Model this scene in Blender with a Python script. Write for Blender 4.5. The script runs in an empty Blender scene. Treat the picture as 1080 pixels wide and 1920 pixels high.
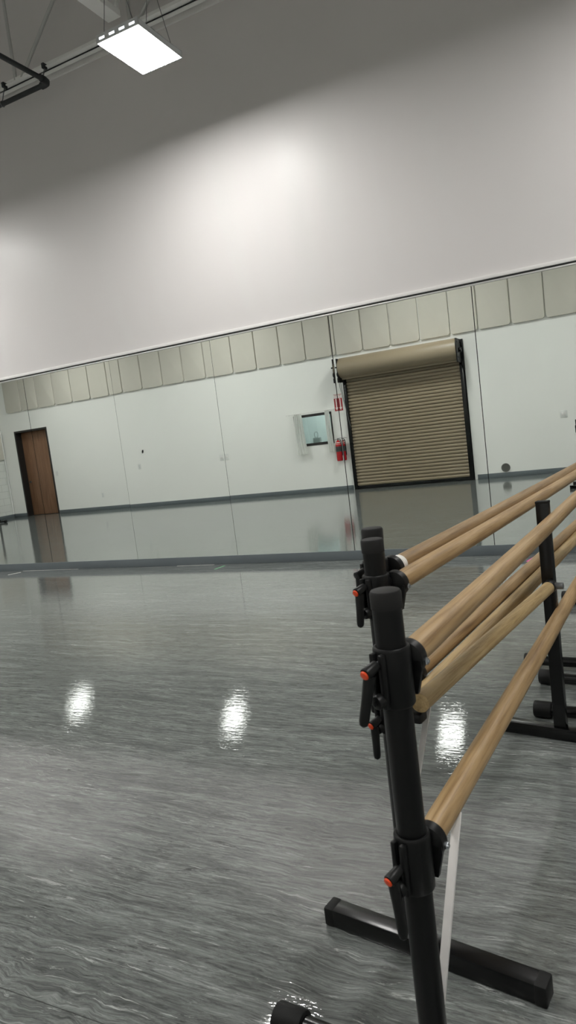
import bpy, bmesh, math, random
from mathutils import Vector, Matrix
random.seed(7)
PI = math.pi
sc = bpy.context.scene
COL = sc.collection

# ------------------------------------------------------------------ helpers
def link(name, o_data):
    o = bpy.data.objects.new(name, o_data)
    COL.objects.link(o)
    return o

def thing(name, label, cat, loc=(0, 0, 0), rz=0.0, group=None):
    o = link(name, None)
    o.empty_display_size = .05
    o.location = loc
    o.rotation_euler = (0, 0, rz)
    o['label'] = label
    o['category'] = cat
    if group: o['group'] = group
    return o

def tag(o, label, cat, group=None):
    o['label'] = label
    o['category'] = cat
    if group: o['group'] = group
    return o

class MB:
    """collects shapes into one mesh"""
    def __init__(s):
        s.bm = bmesh.new()
    def _add(s, geo_verts, M):
        for v in geo_verts: v.co = M @ v.co
    def box(s, lo, hi, bevel=0.0, M=None, seg=2):
        t = bmesh.new()
        bmesh.ops.create_cube(t, size=1.0)
        lo, hi = Vector(lo), Vector(hi)
        for v in t.verts:
            v.co = Vector(((v.co.x + .5) * (hi.x - lo.x) + lo.x, (v.co.y + .5) * (hi.y - lo.y) + lo.y, (v.co.z + .5) * (hi.z - lo.z) + lo.z))
        if bevel > 0:
            bmesh.ops.bevel(t, geom=t.edges[:], offset=bevel, segments=seg, affect='EDGES', profile=.5)
        s._merge(t, M)
        return s
    def _merge(s, t, M=None):
        if M is not None:
            for v in t.verts: v.co = M @ v.co
        me = bpy.data.meshes.new('tmp')
        t.to_mesh(me); t.free()
        s.bm.from_mesh(me)
        bpy.data.meshes.remove(me)
    def lathe(s, prof, n=24, M=None):
        """prof = [(r, z)...] turned about z"""
        t = bmesh.new()
        rings = []
        for r, z in prof:
            if r < 1e-6: rings.append([t.verts.new((0, 0, z))])
            else: rings.append([t.verts.new((r * math.cos(2 * PI * i / n), r * math.sin(2 * PI * i / n), z)) for i in range(n)])
        for a, b in zip(rings, rings[1:]):
            if len(a) == 1 and len(b) == 1: continue
            for i in range(n):
                j = (i + 1) % n
                if len(a) == 1: t.faces.new((a[0], b[j], b[i]))
                elif len(b) == 1: t.faces.new((a[i], a[j], b[0]))
                else: t.faces.new((a[i], a[j], b[j], b[i]))
        if len(rings[0]) > 1: t.faces.new(list(reversed(rings[0])))
        if len(rings[-1]) > 1: t.faces.new(rings[-1])
        bmesh.ops.recalc_face_normals(t, faces=t.faces[:])
        s._merge(t, M)
        return s
    def cyl(s, a, b, r, r2=None, n=24, bev=0.0):
        a, b = Vector(a), Vector(b)
        d = b - a; L = d.length
        q = Vector((0, 0, 1)).rotation_difference(d.normalized())
        M = Matrix.Translation(a) @ q.to_matrix().to_4x4()
        r2 = r if r2 is None else r2
        if bev > 0:
            prof = [(r - bev, 0), (r - .3 * bev, .3 * bev), (r, bev), (r2, L - bev), (r2 - .3 * bev, L - .3 * bev), (r2 - bev, L)]
        else:
            prof = [(r, 0), (r2, L)]
        return s.lathe(prof, n, M)
    def tube(s, pts, r, n=12, close=False):
        pts = [Vector(p) for p in pts]
        t = bmesh.new(); rings = []
        up = None
        for i, p in enumerate(pts):
            if i == 0: d = pts[1] - p
            elif i == len(pts) - 1: d = p - pts[i - 1]
            else: d = (pts[i + 1] - p).normalized() + (p - pts[i - 1]).normalized()
            d.normalize()
            if up is None:
                up = d.orthogonal().normalized()
            up = (up - d * up.dot(d)).normalized()
            sd = d.cross(up)
            rr = r[i] if isinstance(r, (list, tuple)) else r
            rings.append([t.verts.new(p + rr * (math.cos(2 * PI * k / n) * up + math.sin(2 * PI * k / n) * sd)) for k in range(n)])
        for a, b in zip(rings, rings[1:]):
            for k in range(n):
                j = (k + 1) % n
                t.faces.new((a[k], a[j], b[j], b[k]))
        t.faces.new(list(reversed(rings[0]))); t.faces.new(rings[-1])
        bmesh.ops.recalc_face_normals(t, faces=t.faces[:])
        s._merge(t)
        return s
    def prism(s, poly, depth, M=None, bevel=0.0):
        """poly in local xy extruded along +z"""
        t = bmesh.new()
        f = t.faces.new([t.verts.new((x, y, 0)) for x, y in poly])
        ex = bmesh.ops.extrude_face_region(t, geom=[f])
        for v in ex['geom']:
            if isinstance(v, bmesh.types.BMVert): v.co.z += depth
        bmesh.ops.recalc_face_normals(t, faces=t.faces[:])
        if bevel > 0:
            es = [e for e in t.edges if abs(e.verts[0].co.z - e.verts[1].co.z) < 1e-7 and e.verts[0].co.z > depth * .5]
            bmesh.ops.bevel(t, geom=es, offset=bevel, segments=2, affect='EDGES', profile=.5)
        s._merge(t, M)
        return s
    def build(s, name, mat, parent=None, smooth=True, loc=None):
        me = bpy.data.meshes.new(name)
        ang = math.radians(32)
        for f in s.bm.faces: f.smooth = smooth
        for e in s.bm.edges:
            if len(e.link_faces) == 2 and e.calc_face_angle(0) > ang: e.smooth = False
        s.bm.to_mesh(me); s.bm.free()
        if loc is not None:
            me.transform(Matrix.Translation(-Vector(loc)))
        o = link(name, me)
        if loc is not None: o.location = loc
        me.materials.append(mat)
        if parent is not None: o.parent = parent
        return o

def struct(name, mb, mat, parent=None, **kw):
    o = mb.build(name, mat, parent, **kw)
    if parent is None: o['kind'] = 'structure'
    return o

# ------------------------------------------------------------------ materials
def srgb(r, g, b):
    f = lambda c: (c / 255) / 12.92 if c / 255 <= .04045 else ((c / 255 + .055) / 1.055) ** 2.4
    return (f(r), f(g), f(b), 1)

def newmat(name):
    m = bpy.data.materials.new(name); m.use_nodes = True
    nt = m.node_tree
    return m, nt, nt.nodes['Principled BSDF']

def N(nt, t, **kw):
    n = nt.nodes.new(t)
    for k, v in kw.items(): setattr(n, k, v)
    return n

def simple(name, col, rough=.5, metal=0.0, var=.06, scale=8.0, bump=0.0, bscale=60.0, spec=.5, coat=0.0):
    """plain surface with a faint procedural mottle"""
    m, nt, b = newmat(name)
    tc = N(nt, 'ShaderNodeTexCoord')
    no = N(nt, 'ShaderNodeTexNoise'); no.inputs['Scale'].default_value = scale; no.inputs['Detail'].default_value = 4
    nt.links.new(tc.outputs['Object'], no.inputs['Vector'])
    mx = N(nt, 'ShaderNodeMix', data_type='RGBA')
    mx.inputs['A'].default_value = [c * (1 - var) for c in col[:3]] + [1]
    mx.inputs['B'].default_value = [min(1, c * (1 + var)) for c in col[:3]] + [1]
    nt.links.new(no.outputs['Fac'], mx.inputs['Factor'])
    nt.links.new(mx.outputs['Result'], b.inputs['Base Color'])
    b.inputs['Roughness'].default_value = rough
    b.inputs['Metallic'].default_value = metal
    b.inputs['Specular IOR Level'].default_value = spec
    b.inputs['Coat Weight'].default_value = coat
    b.inputs['Coat Roughness'].default_value = .15
    if bump > 0:
        n2 = N(nt, 'ShaderNodeTexNoise'); n2.inputs['Scale'].default_value = bscale; n2.inputs['Detail'].default_value = 5
        nt.links.new(tc.outputs['Object'], n2.inputs['Vector'])
        bp = N(nt, 'ShaderNodeBump'); bp.inputs['Strength'].default_value = bump; bp.inputs['Distance'].default_value = .002
        nt.links.new(n2.outputs['Fac'], bp.inputs['Height'])
        nt.links.new(bp.outputs['Normal'], b.inputs['Normal'])
    return m

def emit(name, col, strength):
    m, nt, b = newmat(name)
    b.inputs['Base Color'].default_value = (.8, .8, .8, 1)
    b.inputs['Emission Color'].default_value = col
    b.inputs['Emission Strength'].default_value = strength
    return m

def floor_mat():
    m, nt, b = newmat('marbled_vinyl')
    L = nt.links.new
    tc = N(nt, 'ShaderNodeTexCoord')
    # warp field
    w = N(nt, 'ShaderNodeTexNoise'); w.inputs['Scale'].default_value = 1.1; w.inputs['Detail'].default_value = 3; w.inputs['Roughness'].default_value = .55
    L(tc.outputs['Object'], w.inputs['Vector'])
    w2 = N(nt, 'ShaderNodeTexNoise'); w2.inputs['Scale'].default_value = 5.5; w2.inputs['Detail'].default_value = 3
    L(tc.outputs['Object'], w2.inputs['Vector'])
    def vm(op, a, bb):
        n = N(nt, 'ShaderNodeVectorMath', operation=op)
        for i, v in enumerate((a, bb)):
            if isinstance(v, tuple): n.inputs[i].default_value = v
            else: L(v, n.inputs[i])
        return n.outputs[0]
    def mth(op, a, bb=0.0, cc=None):
        n = N(nt, 'ShaderNodeMath', operation=op)
        for i, v in enumerate((a, bb) if cc is None else (a, bb, cc)):
            if isinstance(v, (int, float)): n.inputs[i].default_value = v
            else: L(v, n.inputs[i])
        return n.outputs[0]
    off = vm('MULTIPLY', vm('SUBTRACT', w.outputs['Color'], (.5, .5, .5)), (.22, .085, 0))
    wm = N(nt, 'ShaderNodeTexNoise'); wm.inputs['Scale'].default_value = 1.6; wm.inputs['Detail'].default_value = 2
    L(tc.outputs['Object'], wm.inputs['Vector'])
    wr = N(nt, 'ShaderNodeMapRange'); wr.inputs['From Min'].default_value = .48; wr.inputs['From Max'].default_value = .70; wr.inputs['To Min'].default_value = .05; wr.inputs['To Max'].default_value = 2.6
    L(wm.outputs['Fac'], wr.inputs['Value'])
    off2 = vm('MULTIPLY', vm('MULTIPLY', vm('SUBTRACT', w2.outputs['Color'], (.5, .5, .5)), (.08, .045, 0)), wr.outputs['Result'])
    P = vm('ADD', vm('ADD', tc.outputs['Object'], off), off2)
    def streak(sx, sy, det, rough, seed, dist=0.0):
        v = vm('ADD', vm('MULTIPLY', P, (sx, sy, 1)), (seed, seed * 1.7, seed * .3))
        n = N(nt, 'ShaderNodeTexNoise'); n.inputs['Scale'].default_value = 1; n.inputs['Detail'].default_value = det
        n.inputs['Roughness'].default_value = rough; n.inputs['Distortion'].default_value = dist
        L(v, n.inputs['Vector'])
        return n.outputs['Fac']
    def ramp(fac, stops):
        r = N(nt, 'ShaderNodeValToRGB')
        e = r.color_ramp.elements
        while len(e) > 1: e.remove(e[-1])
        e[0].position = stops[0][0]; e[0].color = stops[0][1]
        for p, c in stops[1:]:
            x = e.new(p); x.color = c
        L(fac, r.inputs['Fac'])
        return r.outputs['Color']
    def g(v): return (v, v, v, 1)
    base = ramp(streak(1.3, 15, 10, .74, 3.1, .4), [(.34, srgb(90, 93, 92)), (.5, srgb(108, 112, 110)), (.66, srgb(128, 132, 130))])
    fine = ramp(streak(9, 95, 9, .85, 9.7, .8), [(.40, g(.55)), (.5, g(1.0)), (.60, g(1.5))])
    mul = N(nt, 'ShaderNodeMix', data_type='RGBA', blend_type='MULTIPLY'); mul.inputs['Factor'].default_value = 1
    L(base, mul.inputs['A']); L(fine, mul.inputs['B'])
    light = ramp(streak(4.2, 46, 10, .80, 21.3, 1.2), [(.575, g(0)), (.625, g(1))])
    patch = ramp(streak(.9, 2.2, 3, .5, 44.0), [(.36, g(.10)), (.62, g(1))])
    lf = mth('MULTIPLY', mth('MULTIPLY', light, patch), .80)
    m1 = N(nt, 'ShaderNodeMix', data_type='RGBA'); L(lf, m1.inputs['Factor']); L(mul.outputs['Result'], m1.inputs['A']); m1.inputs['B'].default_value = srgb(196, 199, 196)
    dark = ramp(streak(4.0, 44, 10, .80, 33.9, 1.3), [(.575, g(0)), (.63, g(1))])
    patch2 = ramp(streak(1.1, 2.6, 3, .5, 71.0), [(.38, g(.12)), (.62, g(1))])
    df = mth('MULTIPLY', mth('MULTIPLY', dark, patch2), .80)
    m2 = N(nt, 'ShaderNodeMix', data_type='RGBA'); L(df, m2.inputs['Factor']); L(m1.outputs['Result'], m2.inputs['A']); m2.inputs['B'].default_value = srgb(30, 32, 32)
    # welded sheet seam
    sep = N(nt, 'ShaderNodeSeparateXYZ'); L(tc.outputs['Object'], sep.inputs['Vector'])
    d = mth('ABSOLUTE', mth('SUBTRACT', sep.outputs['Y'], 1.11))
    sm = mth('LESS_THAN', d, .0016)
    m3 = N(nt, 'ShaderNodeMix', data_type='RGBA'); L(mth('MULTIPLY', sm, .75), m3.inputs['Factor']); L(m2.outputs['Result'], m3.inputs['A']); m3.inputs['B'].default_value = srgb(48, 50, 50)
    L(m3.outputs['Result'], b.inputs['Base Color'])
    ro = N(nt, 'ShaderNodeTexNoise'); ro.inputs['Scale'].default_value = 3; ro.inputs['Detail'].default_value = 4
    L(tc.outputs['Object'], ro.inputs['Vector'])
    L(mth('MULTIPLY_ADD', ro.outputs['Fac'], .03, .025), b.inputs['Roughness'])
    b.inputs['Specular IOR Level'].default_value = 1.0
    # ripples of the sheet and streak relief
    r1v = vm('MULTIPLY', tc.outputs['Object'], (14.0, 40.0, 1))
    r1 = N(nt, 'ShaderNodeTexNoise'); r1.inputs['Scale'].default_value = 1; r1.inputs['Detail'].default_value = 4; r1.inputs['Roughness'].default_value = .55
    L(r1v, r1.inputs['Vector'])
    r2v = vm('MULTIPLY', tc.outputs['Object'], (45.0, 130.0, 1))
    r2 = N(nt, 'ShaderNodeTexNoise'); r2.inputs['Scale'].default_value = 1; r2.inputs['Detail'].default_value = 2
    L(r2v, r2.inputs['Vector'])
    hgt = mth('ADD', mth('MULTIPLY', r1.outputs['Fac'], .00125), mth('MULTIPLY', r2.outputs['Fac'], .00018))
    bp = N(nt, 'ShaderNodeBump'); bp.inputs['Strength'].default_value = .42; bp.inputs['Distance'].default_value = 1.0
    L(hgt, bp.inputs['Height']); L(bp.outputs['Normal'], b.inputs['Normal'])
    return m

def wood_mat(name, c1, c2, c3, axis='Y', rough=.42):
    m, nt, b = newmat(name)
    L = nt.links.new
    tc = N(nt, 'ShaderNodeTexCoord')
    mp = N(nt, 'ShaderNodeMapping')
    s = {'Y': (55, 2.6, 55), 'Z': (26, 26, 1.1)}[axis]
    mp.inputs['Scale'].default_value = s
    L(tc.outputs['Object'], mp.inputs['Vector'])
    n = N(nt, 'ShaderNodeTexNoise'); n.inputs['Scale'].default_value = 1; n.inputs['Detail'].default_value = 7; n.inputs['Roughness'].default_value = .62; n.inputs['Distortion'].default_value = .35
    L(mp.outputs['Vector'], n.inputs['Vector'])
    r = N(nt, 'ShaderNodeValToRGB'); e = r.color_ramp.elements
    e[0].position = .30; e[0].color = c1
    e[1].position = .72; e[1].color = c3
    x = e.new(.5); x.color = c2
    L(n.outputs['Fac'], r.inputs['Fac'])
    mp2 = N(nt, 'ShaderNodeMapping'); mp2.inputs['Scale'].default_value = [q * 3.6 if q > 10 else q * 1.4 for q in s]
    L(tc.outputs['Object'], mp2.inputs['Vector'])
    n2 = N(nt, 'ShaderNodeTexNoise'); n2.inputs['Scale'].default_value = 1; n2.inputs['Detail'].default_value = 3
    L(mp2.outputs['Vector'], n2.inputs['Vector'])
    r2 = N(nt, 'ShaderNodeValToRGB'); r2.color_ramp.elements[0].position = .34; r2.color_ramp.elements[0].color = (.72, .66, .58, 1)
    r2.color_ramp.elements[1].position = .48; r2.color_ramp.elements[1].color = (1, 1, 1, 1)
    L(n2.outputs['Fac'], r2.inputs['Fac'])
    mu = N(nt, 'ShaderNodeMix', data_type='RGBA', blend_type='MULTIPLY'); mu.inputs['Factor'].default_value = .8
    L(r.outputs['Color'], mu.inputs['A']); L(r2.outputs['Color'], mu.inputs['B'])
    L(mu.outputs['Result'], b.inputs['Base Color'])
    b.inputs['Roughness'].default_value = rough
    return m

def block_mat():
    m, nt, b = newmat('painted_block')
    L = nt.links.new
    tc = N(nt, 'ShaderNodeTexCoord')
    sep = N(nt, 'ShaderNodeSeparateXYZ'); L(tc.outputs['Object'], sep.inputs['Vector'])
    cmb = N(nt, 'ShaderNodeCombineXYZ'); L(sep.outputs['Y'], cmb.inputs['X']); L(sep.outputs['Z'], cmb.inputs['Y'])
    br = N(nt, 'ShaderNodeTexBrick'); br.inputs['Scale'].default_value = 1
    br.inputs['Brick Width'].default_value = .4; br.inputs['Row Height'].default_value = .2; br.inputs['Mortar Size'].default_value = .006
    br.inputs['Color1'].default_value = srgb(222, 224, 220); br.inputs['Color2'].default_value = srgb(218, 220, 216); br.inputs['Mortar'].default_value = srgb(196, 198, 195)
    L(cmb.outputs['Vector'], br.inputs['Vector'])
    L(br.outputs['Color'], b.inputs['Base Color'])
    bp = N(nt, 'ShaderNodeBump'); bp.inputs['Strength'].default_value = .5; bp.inputs['Distance'].default_value = .004; bp.invert = True
    L(br.outputs['Fac'], bp.inputs['Height']); L(bp.outputs['Normal'], b.inputs['Normal'])
    b.inputs['Roughness'].default_value = .45
    return m

def deck_mat():
    m, nt, b = newmat('ribbed_deck')
    L = nt.links.new
    tc = N(nt, 'ShaderNodeTexCoord')
    wv = N(nt, 'ShaderNodeTexWave'); wv.bands_direction = 'X'; wv.inputs['Scale'].default_value = 2.1
    L(tc.outputs['Object'], wv.inputs['Vector'])
    bp = N(nt, 'ShaderNodeBump'); bp.inputs['Distance'].default_value = .03; bp.inputs['Strength'].default_value = .6
    L(wv.outputs['Fac'], bp.inputs['Height']); L(bp.outputs['Normal'], b.inputs['Normal'])
    b.inputs['Base Color'].default_value = srgb(205, 206, 204); b.inputs['Roughness'].default_value = .6
    return m

def mirror_mat():
    m, nt, b = newmat('silvered_glass')
    tc = N(nt, 'ShaderNodeTexCoord')
    no = N(nt, 'ShaderNodeTexNoise'); no.inputs['Scale'].default_value = 1.5
    nt.links.new(tc.outputs['Object'], no.inputs['Vector'])
    mx = N(nt, 'ShaderNodeMix', data_type='RGBA')
    mx.inputs['A'].default_value = (.885, .940, .905, 1); mx.inputs['B'].default_value = (.895, .945, .912, 1)
    nt.links.new(no.outputs['Fac'], mx.inputs['Factor']); nt.links.new(mx.outputs['Result'], b.inputs['Base Color'])
    b.inputs['Metallic'].default_value = 1; b.inputs['Roughness'].default_value = 0.0
    return m

M = dict(
    wall=simple('white_wall_paint', srgb(211, 208, 207), .36, var=.012, scale=1.2, bump=.10, bscale=38, spec=.17),
    wall_back=simple('white_satin_paint', srgb(238, 238, 235), .45, var=.02, scale=1.0, bump=.08, bscale=30),
    block=block_mat(), deck=deck_mat(), floor=floor_mat(), mirror=mirror_mat(),
    edge=simple('dark_seam_and_shadow', srgb(40, 42, 42), .6),
    trimw=simple('white_trim', srgb(228, 226, 224), .4),
    alu=simple('brushed_aluminium', srgb(200, 200, 198), .35, .6),
    cove=simple('grey_vinyl_cove', srgb(97, 105, 109), .38),
    steelpaint=simple('grey_painted_steel', srgb(186, 187, 186), .5),
    steelpale=simple('pale_painted_steel', srgb(236, 236, 234), .5),
    pipe=simple('black_iron', srgb(36, 40, 42), .5),
    rod=simple('zinc_rod', srgb(120, 122, 124), .4, .7),
    black=simple('black_powder_coat', srgb(11, 12, 13), .42, var=.12, scale=30, bump=.12, bscale=420, spec=.28),
    blackgloss=simple('black_gloss_enamel', srgb(8, 9, 10), .24, var=.1, scale=12, bump=.03, bscale=90, spec=.4),
    rubber=simple('black_rubber', srgb(14, 15, 15), .62, var=.15, scale=40, bump=.2, bscale=300, spec=.3),
    rubbertop=simple('worn_rubber', srgb(26, 26, 26), .6, var=.15, scale=40, spec=.3),
    plastic=simple('black_plastic', srgb(9, 10, 11), .42, var=.1, scale=60, spec=.35),
    orange=simple('orange_plastic', srgb(226, 74, 30), .4, var=.1, scale=50),
    chrome=simple('bright_zinc', srgb(200, 205, 210), .18, .95),
    flat=simple('silver_flat_bar', srgb(236, 233, 231), .5, .05, var=.07, scale=20, bump=.2, bscale=70),
    tapew=simple('white_tape', srgb(232, 230, 226), .55),
    tapep=simple('pink_tape', srgb(228, 96, 170), .5),
    tapeg=simple('green_tape', srgb(120, 190, 140), .5),
    oak=wood_mat('oak_bar', srgb(138, 110, 74), srgb(168, 139, 98), srgb(186, 158, 118)),
    oakdark=wood_mat('brown_oak_bar', srgb(122, 97, 66), srgb(152, 125, 88), srgb(172, 145, 107)),
    oakpale=wood_mat('pale_ash_bar', srgb(146, 121, 80), srgb(178, 153, 108), srgb(198, 174, 132)),
    doorwood=wood_mat('brown_door_veneer', srgb(116, 84, 62), srgb(134, 99, 75), srgb(148, 113, 88), axis='Z'),
    darkframe=simple('dark_bronze_frame', srgb(34, 32, 31), .45),
    tan=simple('tan_enamel', srgb(146, 133, 112), .36, var=.05, scale=4),
    cream=simple('cream_fabric_panel', srgb(206, 202, 192), .85, var=.03, scale=3, bump=.25, bscale=160),
    plate=simple('white_plate', srgb(222, 223, 221), .4),
    red=simple('red_enamel', srgb(176, 22, 32), .25, coat=.4),
    label=simple('pale_label', srgb(216, 206, 200), .5),
    labeld=simple('dark_label', srgb(60, 58, 58), .5),
    signred=simple('sign_red', srgb(160, 28, 36), .5),
    signwhite=simple('sign_white', srgb(238, 232, 230), .5),
    curtain=simple('white_curtain', srgb(248, 249, 246), .8, bump=.2, bscale=120),
    pale=simple('pale_teal_paint', srgb(214, 222, 221), .6),
    greybox=simple('grey_ribbed_plastic', srgb(205, 210, 210), .5),
    vent=simple('grey_vent_metal', srgb(112, 112, 108), .4, .5),
    house=simple('white_housing', srgb(214, 216, 218), .4),
)
def glass_mat():
    m = bpy.data.materials.new('window_glass'); m.use_nodes = True
    nt = m.node_tree; nt.nodes.clear()
    out = N(nt, 'ShaderNodeOutputMaterial'); mx = N(nt, 'ShaderNodeMixShader')
    tr = N(nt, 'ShaderNodeBsdfTransparent'); tr.inputs['Color'].default_value = (.93, .98, .97, 1)
    gl = N(nt, 'ShaderNodeBsdfGlossy'); gl.inputs['Roughness'].default_value = .01
    fr = N(nt, 'ShaderNodeFresnel'); fr.inputs['IOR'].default_value = 1.45
    nt.links.new(fr.outputs[0], mx.inputs[0]); nt.links.new(tr.outputs[0], mx.inputs[1]); nt.links.new(gl.outputs[0], mx.inputs[2])
    nt.links.new(mx.outputs[0], out.inputs[0])
    return m
M['glass'] = glass_mat()
LAMP = 101.0
M['lamp'] = emit('led_panel', (1.0, .985, .955, 1), LAMP)
M['slot'] = emit('led_slot', (.9, .95, 1.0, 1), 4.0)
M['room_fill'] = emit('added_room_fill', (1, 1, 1, 1), 20.0)  # glow added to brighten the room behind the window

# ------------------------------------------------------------------ the hall
D = 6.670          # mirror wall face
YB = -1.305        # rear wall face
XL, XR = -16.47, 5.6
H = 7.45           # deck
WT = .30
SEAM0, PW = -6.9423, 1.4396
BASE, MTOP = .10, 2.54

struct('floor', MB().box((XL - .3, -3.4, -.12), (XR + .3, D + .3, 0)), M['floor'], smooth=False)
struct('ceiling', MB().box((XL - .3, YB - WT, H), (XR + .3, D + .3, H + .15)), M['deck'], smooth=False)
struct('wall_front', MB().box((XL, D + .012, 0), (XR, D + .3, H)), M['wall'], smooth=False)
struct('wall_left', MB().box((XL - .3, YB - WT, 0), (XL, D + .3, H)), M['block'], smooth=False)
struct('wall_right', MB().box((XR, YB - WT, 0), (XR + .3, D + .3, H)), M['wall_back'], smooth=False)
# rear wall with a door recess and a window opening
DX0, DX1, DZ = -15.93, -14.65, 2.50
WX0, WX1, WZ0, WZ1 = -6.915, -5.950, 1.100, 1.830
b = MB(); y0, y1 = YB - WT, YB
b.box((XL, y0, 0), (DX0, y1, H)); b.box((DX0, y0, DZ), (DX1, y1, H)); b.box((DX1, y0, 0), (WX0, y1, H))
b.box((WX0, y0, WZ1), (WX1, y1, H)); b.box((WX0, y0, 0), (WX1, y1, WZ0)); b.box((WX1, y0, 0), (XR, y1, H))
struct('wall_back', b, M['wall_back'], smooth=False)

# cove bases
struct('baseboard_front', MB().box((XL, D - .006, 0), (XR, D + .012, BASE), .003), M['cove'])
for nm, a, c in (('baseboard_back', XL, DX0 - .01), ('baseboard_back', DX1 + .01, -5.70), ('baseboard_back', -2.90, XR)):
    struct(nm, MB().box((a, YB, 0), (c, YB + .008, .10), .003), M['cove'])
struct('baseboard_left', MB().box((XL, YB, 0), (XL + .008, D, .10), .003), M['cove'])
struct('baseboard_right', MB().box((XR - .008, YB, 0), (XR, D, .10), .003), M['cove'])

# strip over the mirrors
MX0, MX1 = SEAM0 - 3 * PW, SEAM0 + 7 * PW
struct('trim_1', MB().box((MX0, D - .016, 2.572), (MX1, D + .012, 2.606), .004), M['trimw'])
struct('trim_2', MB().box((MX0, D - .010, MTOP), (MX1, D + .012, MTOP + .016), .002), M['alu'])
struct('trim_3', MB().box((MX0, D + .000, MTOP + .016), (MX1, D + .012, 2.572)), M['edge'])  # dark colour stands in for the shadow line under the white strip

# mirror sheets (the sheets do not lie perfectly in one plane)
TILT = {1: .0068, 3: -.0051}
ML = {-2: 'tall mirror sheet left of the one showing the door handle',
      -1: 'leftmost visible mirror sheet, showing the handle side of the brown door',
      0: 'tall mirror sheet showing the hinge half of the brown door',
      1: 'tall mirror sheet showing only blank wall with a small dark hook and a light switch',
      2: 'tall mirror sheet showing the small curtained window',
      3: 'tall mirror sheet showing the tan rolling door',
      4: 'wide mirror sheet at the right, showing the round vent low on the wall',
      5: 'tall mirror sheet right of the one showing the round vent'}
for k, lab in ML.items():
    r = thing('wall_mirror', lab, 'mirror', (SEAM0 + PW * (k + .5), D, BASE), TILT.get(k, 0.0), 'mirror sheets along the front wall')
    gsh = MB().box((-PW / 2 + .0034, 0, 0), (PW / 2 - .0034, .0015, MTOP - BASE)).build('glass_sheet', M['mirror'], r, smooth=False)
    MB().box((-PW / 2 + .0040, .0016, .001), (PW / 2 - .0040, .0045, MTOP - BASE - .001)).build('backing', M['edge'], r, smooth=False)
# dark adhesive ground behind the sheets, seen in the joints
struct('trim_4', MB().box((MX0, D + .0080, BASE), (MX1, D + .0125, MTOP)), M['edge'], smooth=False)

# ------------------------------------------------------------------ wooden door in its deep recess
dr = MB()
dr.box((DX0 + .0, YB - .24, 0), (DX0 + .05, YB + .012, DZ)); dr.box((DX1 - .05, YB - .24, 0), (DX1, YB + .012, DZ))
dr.box((DX0 + .05, YB - .24, DZ - .05), (DX1 - .05, YB + .012, DZ))
dr.box((DX0 + .05, YB - .275, DZ - .07), (DX1 - .05, YB - .24, DZ)); dr.box((DX0, YB - .275, 0), (DX0 + .07, YB - .24, DZ)); dr.box((DX1 - .07, YB - .275, 0), (DX1, YB - .24, DZ))
d1 = struct('door_1', dr, M['darkframe'], smooth=False)
d1['label'] = 'dark deep-set frame with a brown wooden door'
leaf = MB().box((DX0 + .053, YB - .235, .008), (DX1 - .053, YB - .19, DZ - .053), .002).build('door_leaf', M['doorwood'], d1)
hx = DX0 + .13
MB().cyl((hx, YB - .19, .99), (hx, YB - .182, .99), .033, n=20).cyl((hx, YB - .182, .99), (hx, YB - .135, .99), .011, n=14) \
    .tube([(hx, YB - .14, .99), (hx + .04, YB - .135, .99), (hx + .115, YB - .135, .988)], .0095, 12).build('door_handle', M['chrome'], leaf)
MB().box((DX0 + .05, YB - .24, 0), (DX1 - .05, YB - .10, .007)).build('threshold', M['darkframe'], d1)

# ------------------------------------------------------------------ rolling door
rd = link('door_2', None); rd.location = (-4.28, YB, 0); rd['kind'] = 'structure'
rd['label'] = 'tan slatted rolling door under a half-round hood'
RX0, RX1 = -5.585 + 4.28, -3.03 + 4.28     # local x limits of the curtain
cur = MB(); n = 34; z0, z1 = .07, 2.56; ph = (z1 - z0) / n
poly = []
for i in range(n):
    zb = z0 + i * ph
    poly += [(.026, zb), (.028, zb + ph * .12), (.052, zb + ph * .20), (.060, zb + ph * .42), (.058, zb + ph * .74), (.046, zb + ph * .93)]
poly = [(.02, z0)] + poly + [(.034, z1), (.02, z1)]
# the profile (y, z) runs along x
Mx = Matrix(((0, 0, 1, RX0), (1, 0, 0, 0), (0, 1, 0, 0), (0, 0, 0, 1)))
cur.prism(poly, RX1 - RX0, Mx)
cur.build('slat_curtain', M['tan'], rd)
bb = MB().box((RX0, .022, .0), (RX1, .065, .072), .003)
for i in range(7):
    x = RX0 + .2 + i * (RX1 - RX0 - .4) / 6
    bb.cyl((x, .065, .036), (x, .071, .036), .010, n=8)
bb.build('bottom_bar', M['blackgloss'], rd)
for sx, xa, xb in ((-1, -5.665 + 4.28, -5.575 + 4.28), (1, -3.045 + 4.28, -2.955 + 4.28)):
    g = MB()
    g.box((xa, .0, 0), (xb, .012, 2.60)); 
    xi = xb if sx < 0 else xa
    g.box((xi - .012 if sx < 0 else xi, .0, 0), (xi if sx < 0 else xi + .012, .095, 2.60))
    g.box((xa + .012, .075, 0), (xb - .012, .090, 2.48), .002)
    g.box((xa + (.02 if sx < 0 else .0), .012, 0), (xb - (.0 if sx < 0 else .02), .040, 2.60))
    for z in (.25, .75, 1.25, 1.75, 2.25): g.cyl(((xa + xb) / 2, .090, z), ((xa + xb) / 2, .097, z), .011, n=6)
    g.build('guide', M['blackgloss'], rd)
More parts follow.
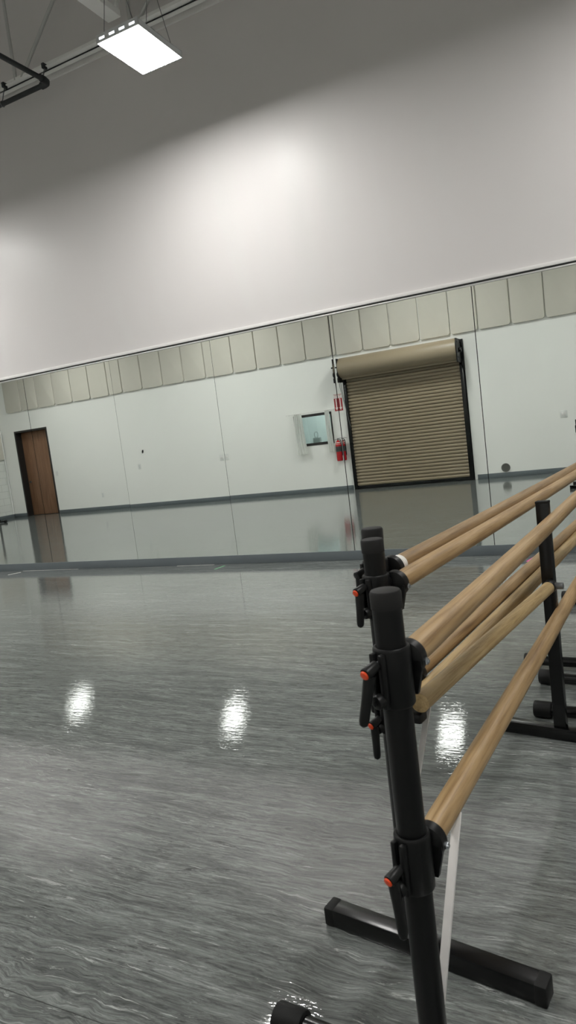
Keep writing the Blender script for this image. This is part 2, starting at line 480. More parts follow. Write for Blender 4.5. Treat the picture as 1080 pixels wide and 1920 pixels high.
# hood: round front, square back
hp = [(0.0, 2.93), (.25, 2.945)]
for a in range(0, 9):
    t = PI / 2 - a * PI / 8
    hp.append((.25 + .22 * math.cos(t), 2.725 + .22 * math.sin(t)))
hp += [(.24, 2.47), (.23, 2.505), (.0, 2.505)]
Mh = Matrix(((0, 0, 1, -5.60 + 4.28), (1, 0, 0, 0), (0, 1, 0, 0), (0, 0, 0, 1)))
MB().prism(hp, 2.58, Mh).build('hood', M['tan'], rd)
for xa, xb in ((-1.345, -1.322), (1.262, 1.285)):
    br = MB().box((xa, 0, 2.45), (xb, .44, 2.93), .003)
    if xa > 0:
        br.box((xb, 0, 2.30), (xb + .045, .05, 2.93)); br.cyl((xb, .25, 2.70), (xb + .05, .25, 2.70), .045, n=16)
        for (yy, zz) in ((.10, 2.86), (.38, 2.86), (.10, 2.55), (.38, 2.55)): br.cyl((xb, yy, zz), (xb + .012, yy, zz), .014, n=6)
    br.build('end_bracket', M['black'], rd)
hw = MB()
hw.cyl((-1.42, .24, 2.60), (-1.35, .24, 2.60), .055, n=20, bev=.006).cyl((-1.40, .24, 2.60), (-1.37, .24, 2.60), .075, n=20)
hw.box((-1.40, .15, 2.42), (-1.345, .33, 2.52), .006).cyl((-1.45, .25, 2.76), (-1.345, .25, 2.76), .016, n=12)
hoist = hw.build('chain_hoist', M['black'], rd)
MB().tube([(-1.395, .165, 2.62), (-1.385, .165, 2.3), (-1.34, .13, 1.8), (-1.30, .105, 1.46)], .006, 8) \
    .tube([(-1.385, .315, 2.62), (-1.36, .31, 2.3), (-1.32, .2, 1.8), (-1.295, .108, 1.44)], .006, 8).build('pull_chain', M['rod'], hoist)

# ------------------------------------------------------------------ window, room behind it, curtains
f = MB(); yo = YB
f.box((WX0, yo - .06, WZ1 - .058), (WX1, yo + .006, WZ1)); f.box((WX0, yo - .06, WZ0), (WX1, yo + .006, WZ0 + .060))
f.box((WX0, yo - .06, WZ0 + .060), (WX0 + .035, yo + .006, WZ1 - .058)); f.box((WX1 - .035, yo - .06, WZ0 + .060), (WX1, yo + .006, WZ1 - .058))
w1 = struct('window_1', f, M['darkframe'], smooth=False)
MB().box((WX0 + .035, yo - .036, WZ0 + .060), (WX1 - .035, yo - .030, WZ1 - .058)).build('window_glass', M['glass'], w1, smooth=False)
MB().box((WX0, yo - .30, WZ0 - .0), (WX1, yo - .062, WZ0 + .018)).build('window_sill', M['trimw'], w1, smooth=False)
# side room seen through it
r2 = MB()
rx0, rx1, ry, rz = -8.4, -5.2, -3.2, 2.7
r2.box((rx0, ry - .1, 0), (rx1, ry, rz)); r2.box((rx0 - .1, ry - .1, 0), (rx0, YB - WT, rz)); r2.box((rx1, ry - .1, 0), (rx1 + .1, YB - WT, rz)); r2.box((rx0 - .1, ry - .1, rz), (rx1 + .1, YB - WT, rz + .1))
struct('wall_side_room', r2, M['pale'], smooth=False)
ol = thing('added_room_light', 'added unseen light panel that brightens the room behind the window', 'ceiling light', (-6.6, -2.15, rz))  # unseen lamp, added so the side room looks lit
MB().box((-.3, -.3, -.03), (.3, .3, 0), .004).build('light_frame', M['house'], ol)
MB().box((-.27, -.27, -.034), (.27, .27, -.0302)).build('diffuser', M['room_fill'], ol, smooth=False)
gb = MB(); gb.box((-.085, -.05, 0), (.085, .05, .155), .004)
for i in range(9): gb.box((-.082 + i * .0185, .048, .006), (-.074 + i * .0185, .055, .149))
tag(gb.build('storage_box', M['greybox'], loc=None), 'small grey ribbed box on the sill behind the window glass', 'box').location = (-6.43, YB - .125, WZ0 + .018)
rg = MB(); rg.tube([(.045 * math.cos(t * PI / 12), 0, .07 + .068 * math.sin(t * PI / 12)) for t in range(0, 25)], .0085, 10)
rg.box((-.02, -.014, 0), (.02, .014, .01), .002)
o = rg.build('ring_ornament', M['greybox']); tag(o, 'pale oval ring standing on the grey ribbed box in the window', 'ornament'); o.location = (-6.44, YB - .115, WZ0 + .018 + .155)
# rod
cr = thing('curtain_rod', 'thin white curtain rod over the small window', 'curtain rod', (-6.45, YB, 1.865))
MB().cyl((-.60, .085, 0), (.60, .085, 0), .0065, n=10).build('rod', M['trimw'], cr)
for x in (-.57, .57): MB().box((x - .012, 0, -.02), (x + .012, .01, .02)).box((x - .004, .01, -.004), (x + .004, .085, .004)).build('bracket', M['trimw'], cr)
for x in (-.605, .605): MB().lathe([(0, -.012), (.011, -.006), (.012, .004), (0, .012)], 12, Matrix.Translation((x, .085, 0)) @ Matrix.Rotation(PI / 2, 4, 'Y')).build('finial', M['trimw'], cr)
def curtain(x0, x1, xb0, xb1, zt, zb, folds, label):
    t = bmesh.new(); NX, NZ = folds * 10, 14; g = []
    for j in range(NZ + 1):
        v = j / NZ; row = []
        for i in range(NX + 1):
            u = i / NX
            x = (x0 + (x1 - x0) * u) * (1 - v) + (xb0 + (xb1 - xb0) * u) * v
            a = .013 + .010 * v
            y = a * math.sin(u * folds * 2 * PI + .6 * math.sin(v * 3)) + .006 * math.sin(u * 23 + v * 5)
            row.append(t.verts.new((x, y, zt + (zb - zt) * v)))
        g.append(row)
    for j in range(NZ):
        for i in range(NX): t.faces.new((g[j][i], g[j][i + 1], g[j + 1][i + 1], g[j + 1][i]))
    bmesh.ops.solidify(t, geom=t.faces[:], thickness=.003)
    m = MB(); m._merge(t)
    cx = (x0 + x1) / 2
    r = thing('curtain', label, 'curtain', (cx, YB + .085, zt), 0, 'curtains of the small window')
    o = m.build('cloth', M['curtain'], r); o.data.transform(Matrix.Translation((-cx, 0, -zt)))
    for i in range(4):
        xx = x0 + (x1 - x0) * (i + .5) / 4 - cx
        MB().tube([(xx, .013 * math.cos(q * PI / 6), .0065 - .004 + .013 * math.sin(q * PI / 6)) for q in range(13)], .002, 6).build('curtain_ring', M['trimw'], r)
curtain(-6.865, -6.670, -6.885, -6.600, 1.862, .925, 4, 'white curtain gathered at the brown-door side of the small window')
curtain(-6.080, -5.975, -6.080, -5.925, 1.862, .915, 3, 'narrow white curtain at the small window, nearest the fire extinguisher')

# ------------------------------------------------------------------ extinguisher and sign
ex = thing('fire_extinguisher', 'red fire extinguisher hanging on the wall beside the rolling door', 'fire extinguisher', (-5.832, YB + .085, .69))
MB().lathe([(0, .0), (.060, .0), (.066, .012), (.068, .03), (.068, .36), (.064, .40), (.050, .435), (.028, .452), (.020, .462), (.020, .475), (0, .475)], 28).build('cylinder_body', M['red'], ex)
MB().lathe([(.0685, .21), (.0690, .212), (.0690, .33), (.0685, .332)], 28).build('paper_label', M['labeld'], ex)
MB().lathe([(.0652, .375), (.0668, .377), (.0575, .425), (.0560, .423)], 28).build('pale_band', M['label'], ex)
v = MB().lathe([(.017, .472), (.017, .50), (.010, .505)], 16)
v.box((-.016, -.013, .49), (.02, .013, .515), .003).build('valve', M['rod'], ex)
MB().box((-.075, -.008, .512), (.015, .008, .520), .002, Matrix.Translation((0, 0, 0)) @ Matrix.Rotation(.22, 4, 'Y')).box((-.070, -.007, .485), (-.005, .007, .492), .002).build('squeeze_handle', M['black'], ex)
MB().tube([(.018, 0, .50), (.055, .01, .49), (.080, .012, .44), (.084, .012, .30), (.080, .012, .12)], [.008, .008, .008, .008, .011], 10).build('hose', M['rubber'], ex)
MB().box((-.025, -.085, .20), (.025, -.068, .46), .002).build('wall_hook', M['rod'], ex)

sg = thing('sign', 'red and white extinguisher sign with a down arrow beside the rolling door', 'sign', (-5.800, YB + .001, 1.81))
MB().box((-.056, 0, 0), (.056, .003, .385), .0008).build('sign_board', M['signwhite'], sg)
MB().box((-.050, .003, .006), (.050, .0042, .290)).build('red_field', M['signred'], sg, smooth=False)
arrow = [(-.012, .282), (-.012, .085), (-.034, .085), (0, .018), (.034, .085), (.012, .085), (.012, .282)]
MB().prism([(x, -y) for x, y in arrow][::-1], .0012, Matrix.Translation((0, .0042, 0)) @ Matrix.Rotation(-PI / 2, 4, 'X')).build('arrow', M['signwhite'], sg, smooth=False)
MB().box((-.050, .003, .372), (.050, .0038, .380)).build('red_line', M['signred'], sg, smooth=False)
def text(body, size, x, z, parent, mat, name='lettering'):
    c = bpy.data.curves.new(name, 'FONT'); c.body = body; c.size = size; c.align_x = 'CENTER'; c.extrude = .0004
    tmp = bpy.data.objects.new('tmp', c); COL.objects.link(tmp)
    dg = bpy.context.evaluated_depsgraph_get()
    me = bpy.data.meshes.new_from_object(tmp.evaluated_get(dg))
    bpy.data.objects.remove(tmp)
    # facing +y, read from +y
    me.transform(Matrix.Translation((x, .0036, z)) @ Matrix.Rotation(PI, 4, 'Z') @ Matrix.Rotation(PI / 2, 4, 'X'))
    o = link(name, me); me.materials.clear(); me.materials.append(mat); o.parent = parent
    return o
text('FIRE', .034, 0, .340, sg, M['signred'])
text('EXTINGUISHER', .0142, 0, .308, sg, M['signred'])

# ------------------------------------------------------------------ acoustic panels along the rear wall
def panel_mesh():
    w, h, r, t = .620 / 2, 1.22, .06, .052
    P = []
    for cx, cz, a0 in ((w - r, r, -90), (w - r, h - r, 0), (-w + r, h - r, 90), (-w + r, r, 180)):
        for k in range(7):
            a = math.radians(a0 + k * 15)
            P.append((cx + r * math.cos(a), cz + r * math.sin(a)))
    m = MB()
    # local (x, z, y-depth)
    m.prism([(x, -z) for x, z in P][::-1], t, Matrix.Rotation(-PI / 2, 4, 'X'), bevel=.008)
    return m
proto = panel_mesh().build('acoustic_panel', M['cream'])
xs = []
x = XR - .33 - .15
edge0 = -1.241
k = int((XR - .2 - edge0) / .645)
cs = [edge0 - .645 * (i + .5) for i in range(-k, 23)]
first = True
for cx in cs:
    if cx < XL + .32: continue
    o = proto if first else proto.copy()
    if not first: COL.objects.link(o)
    first = False
    o.location = (cx, YB + .0004, 3.05)
    if -5.7 < cx < -2.9: lab = 'cream acoustic panel in the high row directly above the rolling door'
    elif cx >= -2.9: lab = 'cream acoustic panel in the high row between rolling door and right end'
    elif cx > -7.1: lab = 'cream acoustic panel in the high row above the small window'
    elif cx > -14.6: lab = 'cream acoustic panel in the high row between small window and brown door'
    else: lab = 'cream acoustic panel in the high row above the brown door, by the corner'
    tag(o, lab, 'acoustic panel', lab.replace('cream acoustic panel', 'panels'))
lp = proto.copy(); COL.objects.link(lp); lp.location = (XL + .0004, -.80, 1.72); lp.rotation_euler = (0, 0, -PI / 2); lp.scale = (1.4, 1, .6)
tag(lp, 'cream acoustic panel alone on the white block side wall', 'acoustic panel')
if 'group' in lp: del lp['group']

# conduit in the corner
MB().cyl((XL + .035, YB + .05, .10), (XL + .035, YB + .05, 2.50), .022, n=12).cyl((XL + .035, YB + .05, 2.49), (XL + .035, YB + .35, 2.49), .022, n=12) \
    .build('conduit_pipe', M['plate']); tag(bpy.data.objects['conduit_pipe'], 'white pipe running up the corner beside the brown door', 'pipe')

# ------------------------------------------------------------------ small wall fittings
def plate(x, z, w, h, toggles, label, cat, nm='light_switch'):
    r = thing(nm, label, cat, (x, YB, z))
    MB().box((-w / 2, 0, -h / 2), (w / 2, .006, h / 2), .0025).build('cover_plate', M['plate'], r)
    for i in range(toggles):
        xx = (i - (toggles - 1) / 2) * .046
        if nm == 'light_switch': MB().box((xx - .016, .006, -.032), (xx + .016, .010, .032), .0015).build('rocker', M['labeld'] if False else M['trimw'], r)
        else: MB().box((-.016, .006, (i - .5) * .05 - .014), (.016, .009, (i - .5) * .05 + .014), .003).build('socket', M['greybox'], r)
plate(-8.86, 1.072, .12, .15, 2, 'white double light switch between the small window and the hook', 'light switch')
plate(-1.05, 1.155, .13, .14, 2, 'white double light switch between the rolling door and the right end', 'light switch')
plate(-14.52, 1.15, .08, .13, 1, 'white light switch beside the brown door', 'light switch')
plate(-12.97, .42, .08, .13, 2, 'wall outlet low on the wall between brown door and hook', 'outlet', 'wall_outlet')
plate(-11.40, 1.08, .09, .14, 2, 'wall outlet at waist height below the small hook', 'outlet', 'wall_outlet')
hk = MB().box((-.018, 0, -.035), (.018, .012, .035), .004).tube([(0, .012, .01), (0, .035, .0), (0, .040, -.03), (0, .022, -.05)], .009, 8)
hk.build('wall_hook', M['black']); o = bpy.data.objects['wall_hook.001']; tag(o, 'small dark hook on the blank wall', 'hook'); o.location = (-11.22, YB, 1.47)
vt = thing('round_vent', 'round grey vent low on the wall right of the rolling door', 'vent', (-2.236, YB, .197))
Ry = Matrix.Rotation(-PI / 2, 4, 'X')
MB().lathe([(.062, 0), (.090, 0), (.090, .010), (.084, .018), (.066, .018), (.062, .012)], 28, Ry).build('vent_ring', M['vent'], vt)
lv = MB().lathe([(0, .002), (.063, .002), (.063, .006), (0, .006)], 24, Ry)
for i in range(-4, 5):
    hw_ = math.sqrt(.0036 - (i * .013) ** 2) if abs(i * .013) < .06 else 0
    if hw_ > .01: lv.box((-hw_, .006, i * .013 - .002), (hw_, .015, i * .013 + .002))
lv.build('vent_grille', M['vent'], vt)

# ------------------------------------------------------------------ roof steel
gd = thing('truss_girder', 'grey steel truss girder running along the top of the mirror wall', 'beam', (XL, 6.50, 5.83))
LG = XR - XL
ZC = 5.83
ch = MB()
ch.box((0, -.075, .0), (LG, -.008, .008)).box((0, -.015, .0), (LG, -.008, .075)).box((0, .008, .0), (LG, .075, .008)).box((0, .008, 0), (LG, .015, .075))
ch.build('bottom_chord', M['steelpale'], gd, smooth=False)
MB().box((0, -.075, 1.53), (LG, .075, 1.60)).build('top_chord', M['steelpale'], gd, smooth=False)
PITCH = 1.7
x0p = (-6.07 - XL) % PITCH
nx = int((LG - x0p) / PITCH) + 1
for i in range(nx):
    xc = x0p + i * PITCH
    if xc > 14 or xc < 8: continue
    MB().cyl((xc - .04, 0, .05), (xc - .04, 0, 1.55), .019, n=10).build('web_rod', M['steelpaint'], gd)
    MB().cyl((xc + .06, 0, .05), (xc + PITCH - .12, 0, 1.55), .021, n=10).build('web_rod', M['steelpaint'], gd)
cols = MB()
struct('trim_5', MB().box((XL, D - .06, 5.905), (XR, D + .012, 5.965)).box((XL, D - .012, 5.83), (XR, D + .012, 5.905)), M['trimw'], smooth=False)
for jx, lab in ((-4.53, 'pale steel roof joist crossing above the lit lamp'), (-7.6, 'pale steel roof joist to the left of the black pipe elbow'), (-1.6, 'pale steel roof joist to the right of the lit lamp')):
    j = thing('roof_joist', lab, 'joist', (jx, 6.40, ZC + .10), 0, 'steel roof joists')
    b = MB().box((-.085, -7.70, 0), (.085, 0, .075), .006)
    b.tube([(0, -.02, .02), (0, .05, .09), (0, .09, .24), (0, .10, 1.40)], .028, 10)
    b.build('bottom_chord', M['steelpale'], j, smooth=False)
    MB().box((-.075, -7.66, 1.39), (.075, .28, 1.46)).build('top_chord', M['steelpale'], j, smooth=False)
    wb = MB(); yy = -.4
    pts = []
    while yy > -7.6:
        pts.append((0, yy, .05)); pts.append((0, yy - .55, 1.42)); yy -= 1.1
    wb.tube(pts, .014, 8); wb.build('web', M['steelpaint'], j)
# black pipe with elbow
pp = thing('black_pipe', 'black iron pipe with an elbow hanging below the roof steel', 'pipe', (-5.49, 6.35, 5.60))
el = [(-10.9, 0, 0), (-.09, 0, 0)]
MB().cyl((-10.97, 0, 0), (-.075, 0, 0), .027, n=14).build('pipe_run', M['pipe'], pp)
MB().cyl((0, -7.60, 0), (0, -.075, 0), .027, n=14).build('pipe_run', M['pipe'], pp)
MB().tube([(-.115, 0, 0), (-.07, 0, 0), (-.035, -.008, 0), (-.010, -.032, 0), (0, -.07, 0), (0, -.115, 0)], .038, 14).build('elbow', M['pipe'], pp)
for hxx in (-.10, -.735, -1.9):
    h = MB().cyl((hxx, .0, .02), (hxx, .075, .215), .006, n=8)
    h.tube([(hxx, .032 * math.cos(q * PI / 6), .032 * math.sin(q * PI / 6)) for q in range(13)], .005, 6)
    hg = h.build('hanger_rod', M['rod'], pp)
    MB().box((hxx - .018, .045, .205), (hxx + .018, .105, .262), .005).build('beam_clamp', M['pipe'], hg)

# ------------------------------------------------------------------ high-bay lights
def make_light():
    r = thing('high_bay_light', '', 'ceiling light')
    w, l = .43 / 2, .61 / 2
    hs = MB()
    hs.box((-w, -l, .012), (w, l, .020))                        # pan
    hs.box((-w, -l, .0), (w, -l + .006, .062)).box((-w, l - .006, 0), (w, l, .062))
    hs.box((-w, -l, 0), (-w + .006, l, .052)).box((w - .006, -l, 0), (w, l, .052))
    hs.box((-w, -l, .046), (w, l, .052))
    hs.box((-.09, -.12, .052), (.09, .12, .095), .008)
    hs.build('housing', M['house'], r, smooth=False)
    MB().box((-w + .008, -l + .008, .002), (w - .008, l - .008, .0115)).build('diffuser', M['lamp'], r, smooth=False)
    for i in range(4):
        x = -.155 + i * .103
        MB().box((x - .026, -l - .0015, .020), (x + .026, -l + .001, .036)).build('slot', M['slot'], r, smooth=False)
    for sx in (-1, 1):
        MB().cyl((sx * .15, -l + .03, .06), (sx * .04, -l + .03, .60), .003, n=6).cyl((sx * .15, l - .03, .06), (sx * .04, l - .03, .60), .003, n=6) \
            .cyl((sx * .04, -l + .03, .60), (sx * .04, -l + .03, H - 4.74), .003, n=6).cyl((sx * .04, l - .03, .60), (sx * .04, l - .03, H - 4.74), .003, n=6).build('hanging_cable', M['rod'], r)
    return r
def copy_tree(o, parent=None):
    c = o.copy(); COL.objects.link(c); c.parent = parent
    for ch_ in [q for q in bpy.data.objects if q.parent == o]: copy_tree(ch_, c)
    return c
L0 = make_light()
spots = []
for j, yy in enumerate((5.185, .75)):
    for i in range(4): spots.append((-3.45 - 4.76 * (i - 1), yy, j, i))
spots.sort(key=lambda s: (s[2], abs(s[0] + 3.45)))
nm_i = {0: 'mirrored in the glossy floor at the far right of the photo', 1: 'over the rolling-door side of the hall', 2: 'over the middle of the hall', 3: 'over the brown-door end of the hall'}
for q, (xx, yy, j, i) in enumerate(spots):
    o = L0 if q == 0 else copy_tree(L0)
    o.location = (xx, yy, 4.74)
    if j == 0 and i == 1: lab = 'lit white rectangular high bay light hanging at the top of the photo'
    else:
        lab = ('high bay light of the row by the mirrors, ' if j == 0 else 'high bay light of the row by the panelled wall, ') + {0: 'beyond the barres at the right', 1: 'near the barres', 2: 'over the middle floor', 3: 'towards the brown door'}[i]
    o['label'] = lab; o['group'] = 'high bay lights'

# ------------------------------------------------------------------ ballet barres
def stand_round(r, y, d, bars, foot=(.37, .39), handles=True, flange=False, top=1.066, xo=0.0):
    """one end stand at local y; d=+1 near end (bar runs to +y), -1 far end; xo = sideways offset of the post"""
    pr = .0285
    X = Matrix.Translation((xo, y, 0))
    b = MB().cyl((xo, y, .012 if flange else .03), (xo, y, top - .022), pr, n=32)
    b.build('post', M['black'], r)
    MB().lathe([(pr + .0016, top - .035), (pr + .0020, top - .006), (pr - .001, top - .001), (pr - .004, top), (0, top + .0005)], 32, X).build('post_cap', M['rubbertop'], r)
    if flange:
        MB().cyl((xo, y, 0), (xo, y, .014), .031, n=28, bev=.002).build('floor_flange', M['black'], r)
    else:
        fr = .026
        ft = MB().cyl((xo - foot[0] + .02, y, .036), (xo + foot[1] - .02, y, .036), fr, n=24).cyl((xo, y, .02), (xo, y, .09), pr + .006, n=28, bev=.002)
        fo = ft.build('foot_tube', M['blackgloss'], r)
        for s, e in ((-1, xo - foot[0]), (1, xo + foot[1])):
            MB().cyl((e, y, .036), (e - s * .075, y, .036), .036, n=28, bev=.005).build('foot_cap', M['rubber'], fo)
    for q in bars:
        bz, lat, lean, long_ = q['z'], q['lat'], q.get('lean', .1), q.get('long', .09)
        hz = q.get('hz', 0.0)
        zt, zb = bz + .036, bz - .080
        sl = MB().lathe([(pr + .0050, zb), (pr + .0075, zb + .004), (pr + .0075, zt - .006), (pr + .0065, zt - .002), (pr + .0045, zt), (pr + .0012, zt), (pr + .001, zb)], 36, X)
        u = Vector((-.36, -.933 * d, 0)).normalized(); side = Vector((-u.y, u.x, 0))
        Mu = Matrix(((u.x, side.x, 0, xo), (u.y, side.y, 0, y), (0, 0, 1, bz), (0, 0, 0, 1)))
        # split lugs of the clamp, with rounded rim between
        for s0_, s1_ in ((-.017, -.005), (.005, .017)):
            sl.box((pr + .003, s0_, -.076), (pr + .0175, s1_, .030), .004, Mu)
        nb = Vector((lat - xo, d * .03, 0))
        if q.get('open'):
            sl.box((xo + .018, min(y + d * .010, y + d * .060), bz - .060), (lat + .006, max(y + d * .010, y + d * .060), bz - .027), .006)
            sl.box((lat - .020, min(y + d * .030, y + d * .065), bz - .040), (lat + .016, max(y + d * .030, y + d * .065), bz - .026), .004)
        elif abs(lat - xo) > .03:
            sl.box((min(xo, lat), min(y + d * .008, y + d * .042), bz - .022), (max(xo, lat), max(y + d * .008, y + d * .042), bz + .022), .006)
        sleeve = sl.build('clamp_sleeve', M['black'], r)
        if handles:
            hr = .0095
            MB().cyl(Mu @ Vector((pr + .010, .004, .012 + hz)), Mu @ Vector((pr + .026, .004, .010 + hz)), .0068, n=14).build('clamp_bolt', M['chrome'], sleeve)
            a = Mu @ Vector((pr + .018, .004, .012 + hz)); e = Mu @ Vector((pr + .050, .004, .002 + hz))
            hd = MB().cyl(a, e, .0100, .0122, n=22, bev=.002)
            mid = Mu @ Vector((pr + .038, .004, -.002 + hz))
            dn = Vector((lean, -.12 * d, -1)).normalized()
            hd.tube([mid, mid + dn * .015, mid + dn * .045, mid + dn * (long_ - .012), mid + dn * (long_ - .004), mid + dn * long_], [.0118, .0116, .0102, .0098, .0080, .003], 18)
            h = hd.build('ratchet_handle', M['plastic'], r)
            ax = (e - a).normalized()
            if q.get('btn', True): MB().cyl(e, e + ax * .0045, .0092, .0085, n=22, bev=.0015).build('orange_button', M['orange'], h)
            k = MB().cyl(Mu @ Vector((pr + .012, .003, -.058)), Mu @ Vector((pr + .030, .003, -.060)), .0140, n=22, bev=.003).cyl(Mu @ Vector((pr + .030, .003, -.060)), Mu @ Vector((pr + .033, .003, -.060)), .005, n=12)
            k.build('clamp_knob', M['plastic'], sleeve)
        if q.get('open'): continue
        # round cup that carries the bar end
        c0 = y + d * .020; R_ = .0365 if d > 0 else .0295
        Mc = Matrix.Translation((lat, c0, bz)) @ Matrix.Rotation(-PI / 2 * d, 4, 'X')
        cup = MB().lathe([(0, 0), (R_ - .010, 0), (R_ - .002, .004), (R_, .012), (R_, .026), (R_ - .0035, .027), (R_ - .0045, .010), (0, .010)], 40, Mc)
        if d > 0: cup.prism([(-.012, -R_ - .030), (.020, -R_ - .030), (R_ - .004, -.016), (R_ - .004, 0), (-.012, 0)], .012, Matrix.Translation((lat, c0 if d > 0 else c0 - .0, bz)) @ Matrix(((1, 0, 0, 0), (0, 0, d, 0), (0, 1, 0, 0), (0, 0, 0, 1))))
        cup = cup.build('bar_holder', M['black'], r)
        MB().cyl((lat + R_ - .001, c0 + d * .018, bz - .006), (lat + R_ + .0035, c0 + d * .018, bz - .006), .0075, n=6, bev=.001).cyl((lat + R_ + .003, c0 + d * .018, bz - .006), (lat + R_ + .006, c0 + d * .018, bz - .006), .004, n=10).build('holder_bolt', M['chrome'], cup)

def wooden_bar(r, lat, z, L, mat, rad=.0245, ya=.045, yb=.045):
    NY = 40
    pts = [(lat, ya + (L - ya - yb) * i / NY, z - .004 * math.sin(PI * i / NY)) for i in range(NY + 1)]
    b = MB().tube(pts, [rad - .002] + [rad] * (NY - 1) + [rad - .002], 32)
    return b.build('wooden_bar', mat, r)

G = 'portable ballet barres standing side by side'
# nearest barre
def B_(z, lat, **k): return dict(z=z, lat=lat, **k)
rA = thing('ballet_barre', 'nearest ballet barre with round black posts and two oak bars', 'ballet barre', (-.421, 1.20, 0), -math.radians(4.6), G)
LA = 2.48
zA, zA2 = .922, .545
stand_round(rA, 0, 1, [B_(zA, .016, lean=-.20, long=.100), B_(zA2, .018, lean=.14, long=.110, hz=-.030)], foot=(.39, .39))
stand_round(rA, LA, -1, [B_(zA, .016), B_(zA2, .018)], foot=(.405, .385), xo=.072)
wooden_bar(rA, .016, zA, LA, M['oak'], rad=.0275); wooden_bar(rA, .018, zA2, LA, M['oak'], rad=.0275)
def brace(r, a, b_, w, t, name='flat_brace'):
    a, b_ = Vector(a), Vector(b_); d = (b_ - a); L = d.length; d.normalize()
    s = Vector((1, -.15, 0)); s = (s - d * s.dot(d)).normalized(); n = d.cross(s)
    Mx = Matrix(((s.x, n.x, d.x, a.x), (s.y, n.y, d.y, a.y), (s.z, n.z, d.z, a.z), (0, 0, 0, 1)))
    return MB().box((-w / 2, -t / 2, 0), (w / 2, t / 2, L), .001, Mx).build(name, M['flat'], r)
brace(rA, (.010, .028, .19), (.034, .175, .530), .019, .006)

# second barre
rB = thing('ballet_barre', 'ballet barre just behind the nearest one, its lower bar pale with a bare cut end', 'ballet barre', (-.610, 1.68, 0), -math.radians(6.6), G)
LB = 3.25
stand_round(rB, 0, 1, [B_(.951, .036, lean=-.03, long=.088), B_(.637, .070, lean=.03, long=.088, hz=-.045, open=True)], flange=True, top=1.081)
stand_round(rB, LB, -1, [B_(.951, .036), B_(.637, .070)], foot=(.20, .37), top=1.081)
wooden_bar(rB, .036, .951, LB, M['oak'], rad=.0265); wooden_bar(rB, .070, .637, LB, M['oakpale'], rad=.0265, ya=.008)
brace(rB, (.022, .030, .33), (.080, .075, .612), .016, .006)

# third barre
rC = thing('ballet_barre', 'third ballet barre, rearmost round post, white tape round its top bar end', 'ballet barre', (-.645, 1.785, 0), -math.radians(6.8), G)
LC = 3.22
stand_round(rC, 0, 1, [B_(.970, .030, lean=.0, long=.075, btn=False), B_(.663, .064, lean=.05, long=.08)], flange=True, top=1.094)
stand_round(rC, LC, -1, [B_(.970, .030), B_(.663, .064)], foot=(.20, .37), top=1.094)
wooden_bar(rC, .030, .970, LC, M['oakdark'], rad=.0262); wooden_bar(rC, .064, .663, LC, M['oakdark'], rad=.0262)
tp = MB()
for i in range(4): tp.cyl((.030, .050 + i * .0105, .970), (.030, .0595 + i * .0105, .970), .0275, n=28, bev=.0008)
tp.build('tape_wrap', M['tapew'], rC)

# low barre with square steel ends
AD = math.atan2(.23, 1.31)
rD = thing('ballet_barre', 'square-tube black barre with one low bar, its square-ended foot showing behind the nearest post', 'ballet barre', (-.540, 1.560, 0), -AD, G)
LD = 1.33
for y, top, foot in ((0, .965, (.30, .31)), (LD, .990, (.285, .36))):
    MB().box((-.0245, y - .018, .048), (.0245, y + .018, top), .003).build('post', M['blackgloss'], rD)
    MB().box((-.0255, y - .019, top - .004), (.0255, y + .019, top + .006), .003).build('post_cap', M['rubber'], rD)
    fo = MB().box((-foot[0] + .012, y - .026, .002), (foot[1] - .012, y + .026, .052), .003).build('foot_tube', M['blackgloss'], rD)
    for s, e in ((-1, -foot[0]), (1, foot[1])):
        lo, hi = (e, e + .030) if s < 0 else (e - .030, e)
        MB().box((lo, y - .0275, 0), (hi, y + .0275, .0535), .005).build('foot_cap', M['rubber'], fo)
# the bar drops a little towards the far post
pa = Vector((.052, .004, .690)); pb = Vector((.012, LD - .05, .655))
MB().tube([pa.lerp(pb, i / 20) for i in range(21)], .0240, 28).build('wooden_bar', M['oakpale'], rD)
MB().cyl(pb - (pb - pa).normalized() * .012, pb + Vector((0, .03, -.001)), .0262, n=24, bev=.002).build('bar_socket', M['black'], rD)
MB().cyl(pb + Vector((.020, .012, .003)), pb + Vector((.052, .014, .004)), .0135, n=16, bev=.002).build('end_plug', M['rod'], rD)
MB().box((.018, -.010, .640), (.056, .030, .664), .004).box((.020, -.012, .655), (.030, .014, .715), .003).build('bar_bracket', M['black'], rD)

# barres further right: only one foot of each reaches into the photo
for (x, y, az, L, lab) in ((-.045, 3.03, 6.0, 2.6, 'ballet barre whose round rubber-capped foot shows just behind the square-tube post'),
                           (-.065, 3.40, 9.5, 2.6, 'ballet barre at the right, its round foot the farther of the two side by side')):
    r = thing('ballet_barre', lab, 'ballet barre', (x, y, 0), -math.radians(az), G)
    stand_round(r, 0, 1, [B_(.93, .03)], foot=(.395, .38), handles=False)
    stand_round(r, L, -1, [B_(.93, .03)], foot=(.38, .38), handles=False)
    wooden_bar(r, .03, .93, L, M['oak'])
# one more at the far end of the hall, only its foot seen in the mirror
r = thing('ballet_barre', 'ballet barre far off by the brown door, only its foot in view', 'ballet barre', (-15.55, .06, 0), 0, G)
stand_round(r, 0, 1, [B_(.93, .03)], foot=(.27, .27), handles=False)
stand_round(r, 2.4, -1, [B_(.93, .03)], foot=(.27, .27), handles=False)
wooden_bar(r, .03, .93, 2.4, M['oak'])

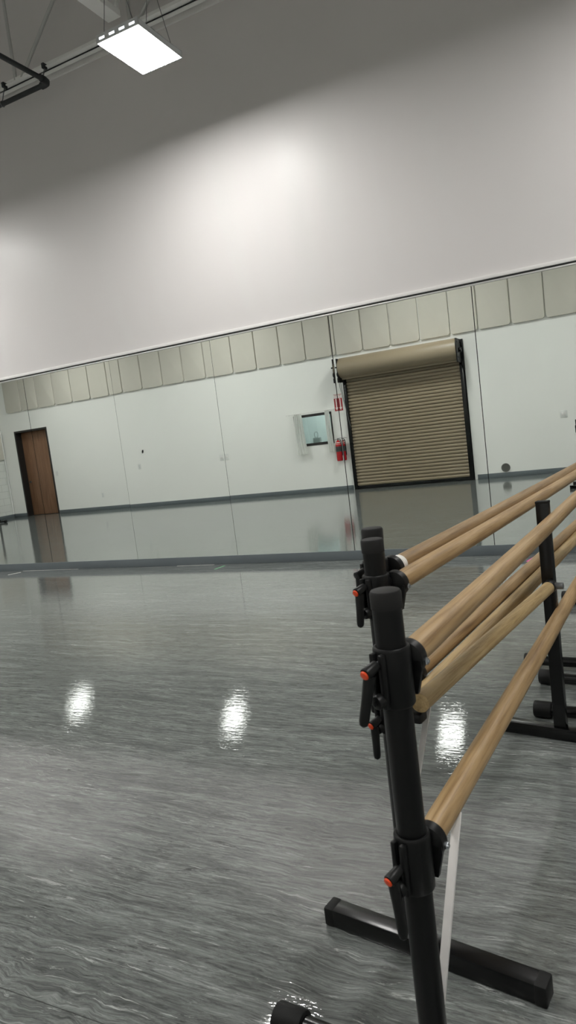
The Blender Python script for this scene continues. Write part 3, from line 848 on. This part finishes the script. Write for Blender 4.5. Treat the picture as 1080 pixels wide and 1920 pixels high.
# ------------------------------------------------------------------ bits of tape on the floor
def tape(pts, w, mat, label):
    a, c = Vector((*pts[0], 0)), Vector((*pts[1], 0))
    d = (c - a).normalized(); s = Vector((-d.y, d.x, 0)) * w / 2
    m = MB()
    L = (c - a).length
    Mt = Matrix(((d.x, -d.y, 0, a.x), (d.y, d.x, 0, a.y), (0, 0, 1, .0003), (0, 0, 0, 1)))
    m.box((0, -w / 2, 0), (L, w / 2, .0008), 0, Mt)
    tag(m.build('floor_tape', mat, smooth=False), label, 'tape')
tape([(-7.54, 6.43), (-7.45, 6.57)], .025, M['tapew'], 'short slanted piece of white tape on the floor at the left edge')
tape([(-7.50, 6.655), (-6.50, 6.657)], .010, M['tapew'], 'thin white tape line along the wall base under the left mirror')
tape([(-4.92, 6.655), (-4.39, 6.657)], .010, M['tapew'], 'thin white tape line at the wall base left of the green tape')
tape([(-4.225, 6.40), (-4.20, 6.58)], .022, M['tapeg'], 'green tape mark on the floor by the wall base')
tape([(-.85, 6.34), (-.81, 6.52)], .035, M['tapep'], 'pink tape mark on the floor seen between the wooden bars')

# ------------------------------------------------------------------ camera
f_px, yaw, pitch, roll, hcam = 1283.13, -.46566, -.10831, -.12359, 1.37105
cy, sy = math.cos(yaw), math.sin(yaw)
fw = Vector((sy * math.cos(pitch), cy * math.cos(pitch), math.sin(pitch)))
r0 = Vector((cy, -sy, 0)); u0 = r0.cross(fw)
rt = math.cos(roll) * r0 + math.sin(roll) * u0
up = -math.sin(roll) * r0 + math.cos(roll) * u0
cam = bpy.data.cameras.new('camera')
co = bpy.data.objects.new('camera', cam); COL.objects.link(co)
Mc = Matrix((rt, up, -fw)).transposed().to_4x4(); Mc.translation = (0, 0, hcam)
co.matrix_world = Mc
cam.sensor_fit = 'VERTICAL'; cam.lens = 24.0; cam.sensor_height = 24.0 * 1920 / f_px
cam.clip_start = .02; cam.clip_end = 200
cam.dof.use_dof = True; cam.dof.focus_distance = 4.5; cam.dof.aperture_fstop = 9.0
sc.camera = co

# ------------------------------------------------------------------ world, view
w = bpy.data.worlds.new('world'); sc.world = w; w.use_nodes = True
w.node_tree.nodes['Background'].inputs['Color'].default_value = (.5, .52, .55, 1)
w.node_tree.nodes['Background'].inputs['Strength'].default_value = .02
vs = sc.view_settings
sc.display_settings.display_device = 'sRGB'
vs.view_transform = 'Standard'; vs.look = 'None'; vs.gamma = 1; vs.use_curve_mapping = False
vs.exposure = 0.0
sc.cycles.use_denoising = True
sc.cycles.max_bounces = 10; sc.cycles.glossy_bounces = 6; sc.cycles.diffuse_bounces = 6
sc.cycles.sample_clamp_indirect = 6.0
sc.cycles.caustics_reflective = True; sc.cycles.caustics_refractive = True
sc.cycles.blur_glossy = .3
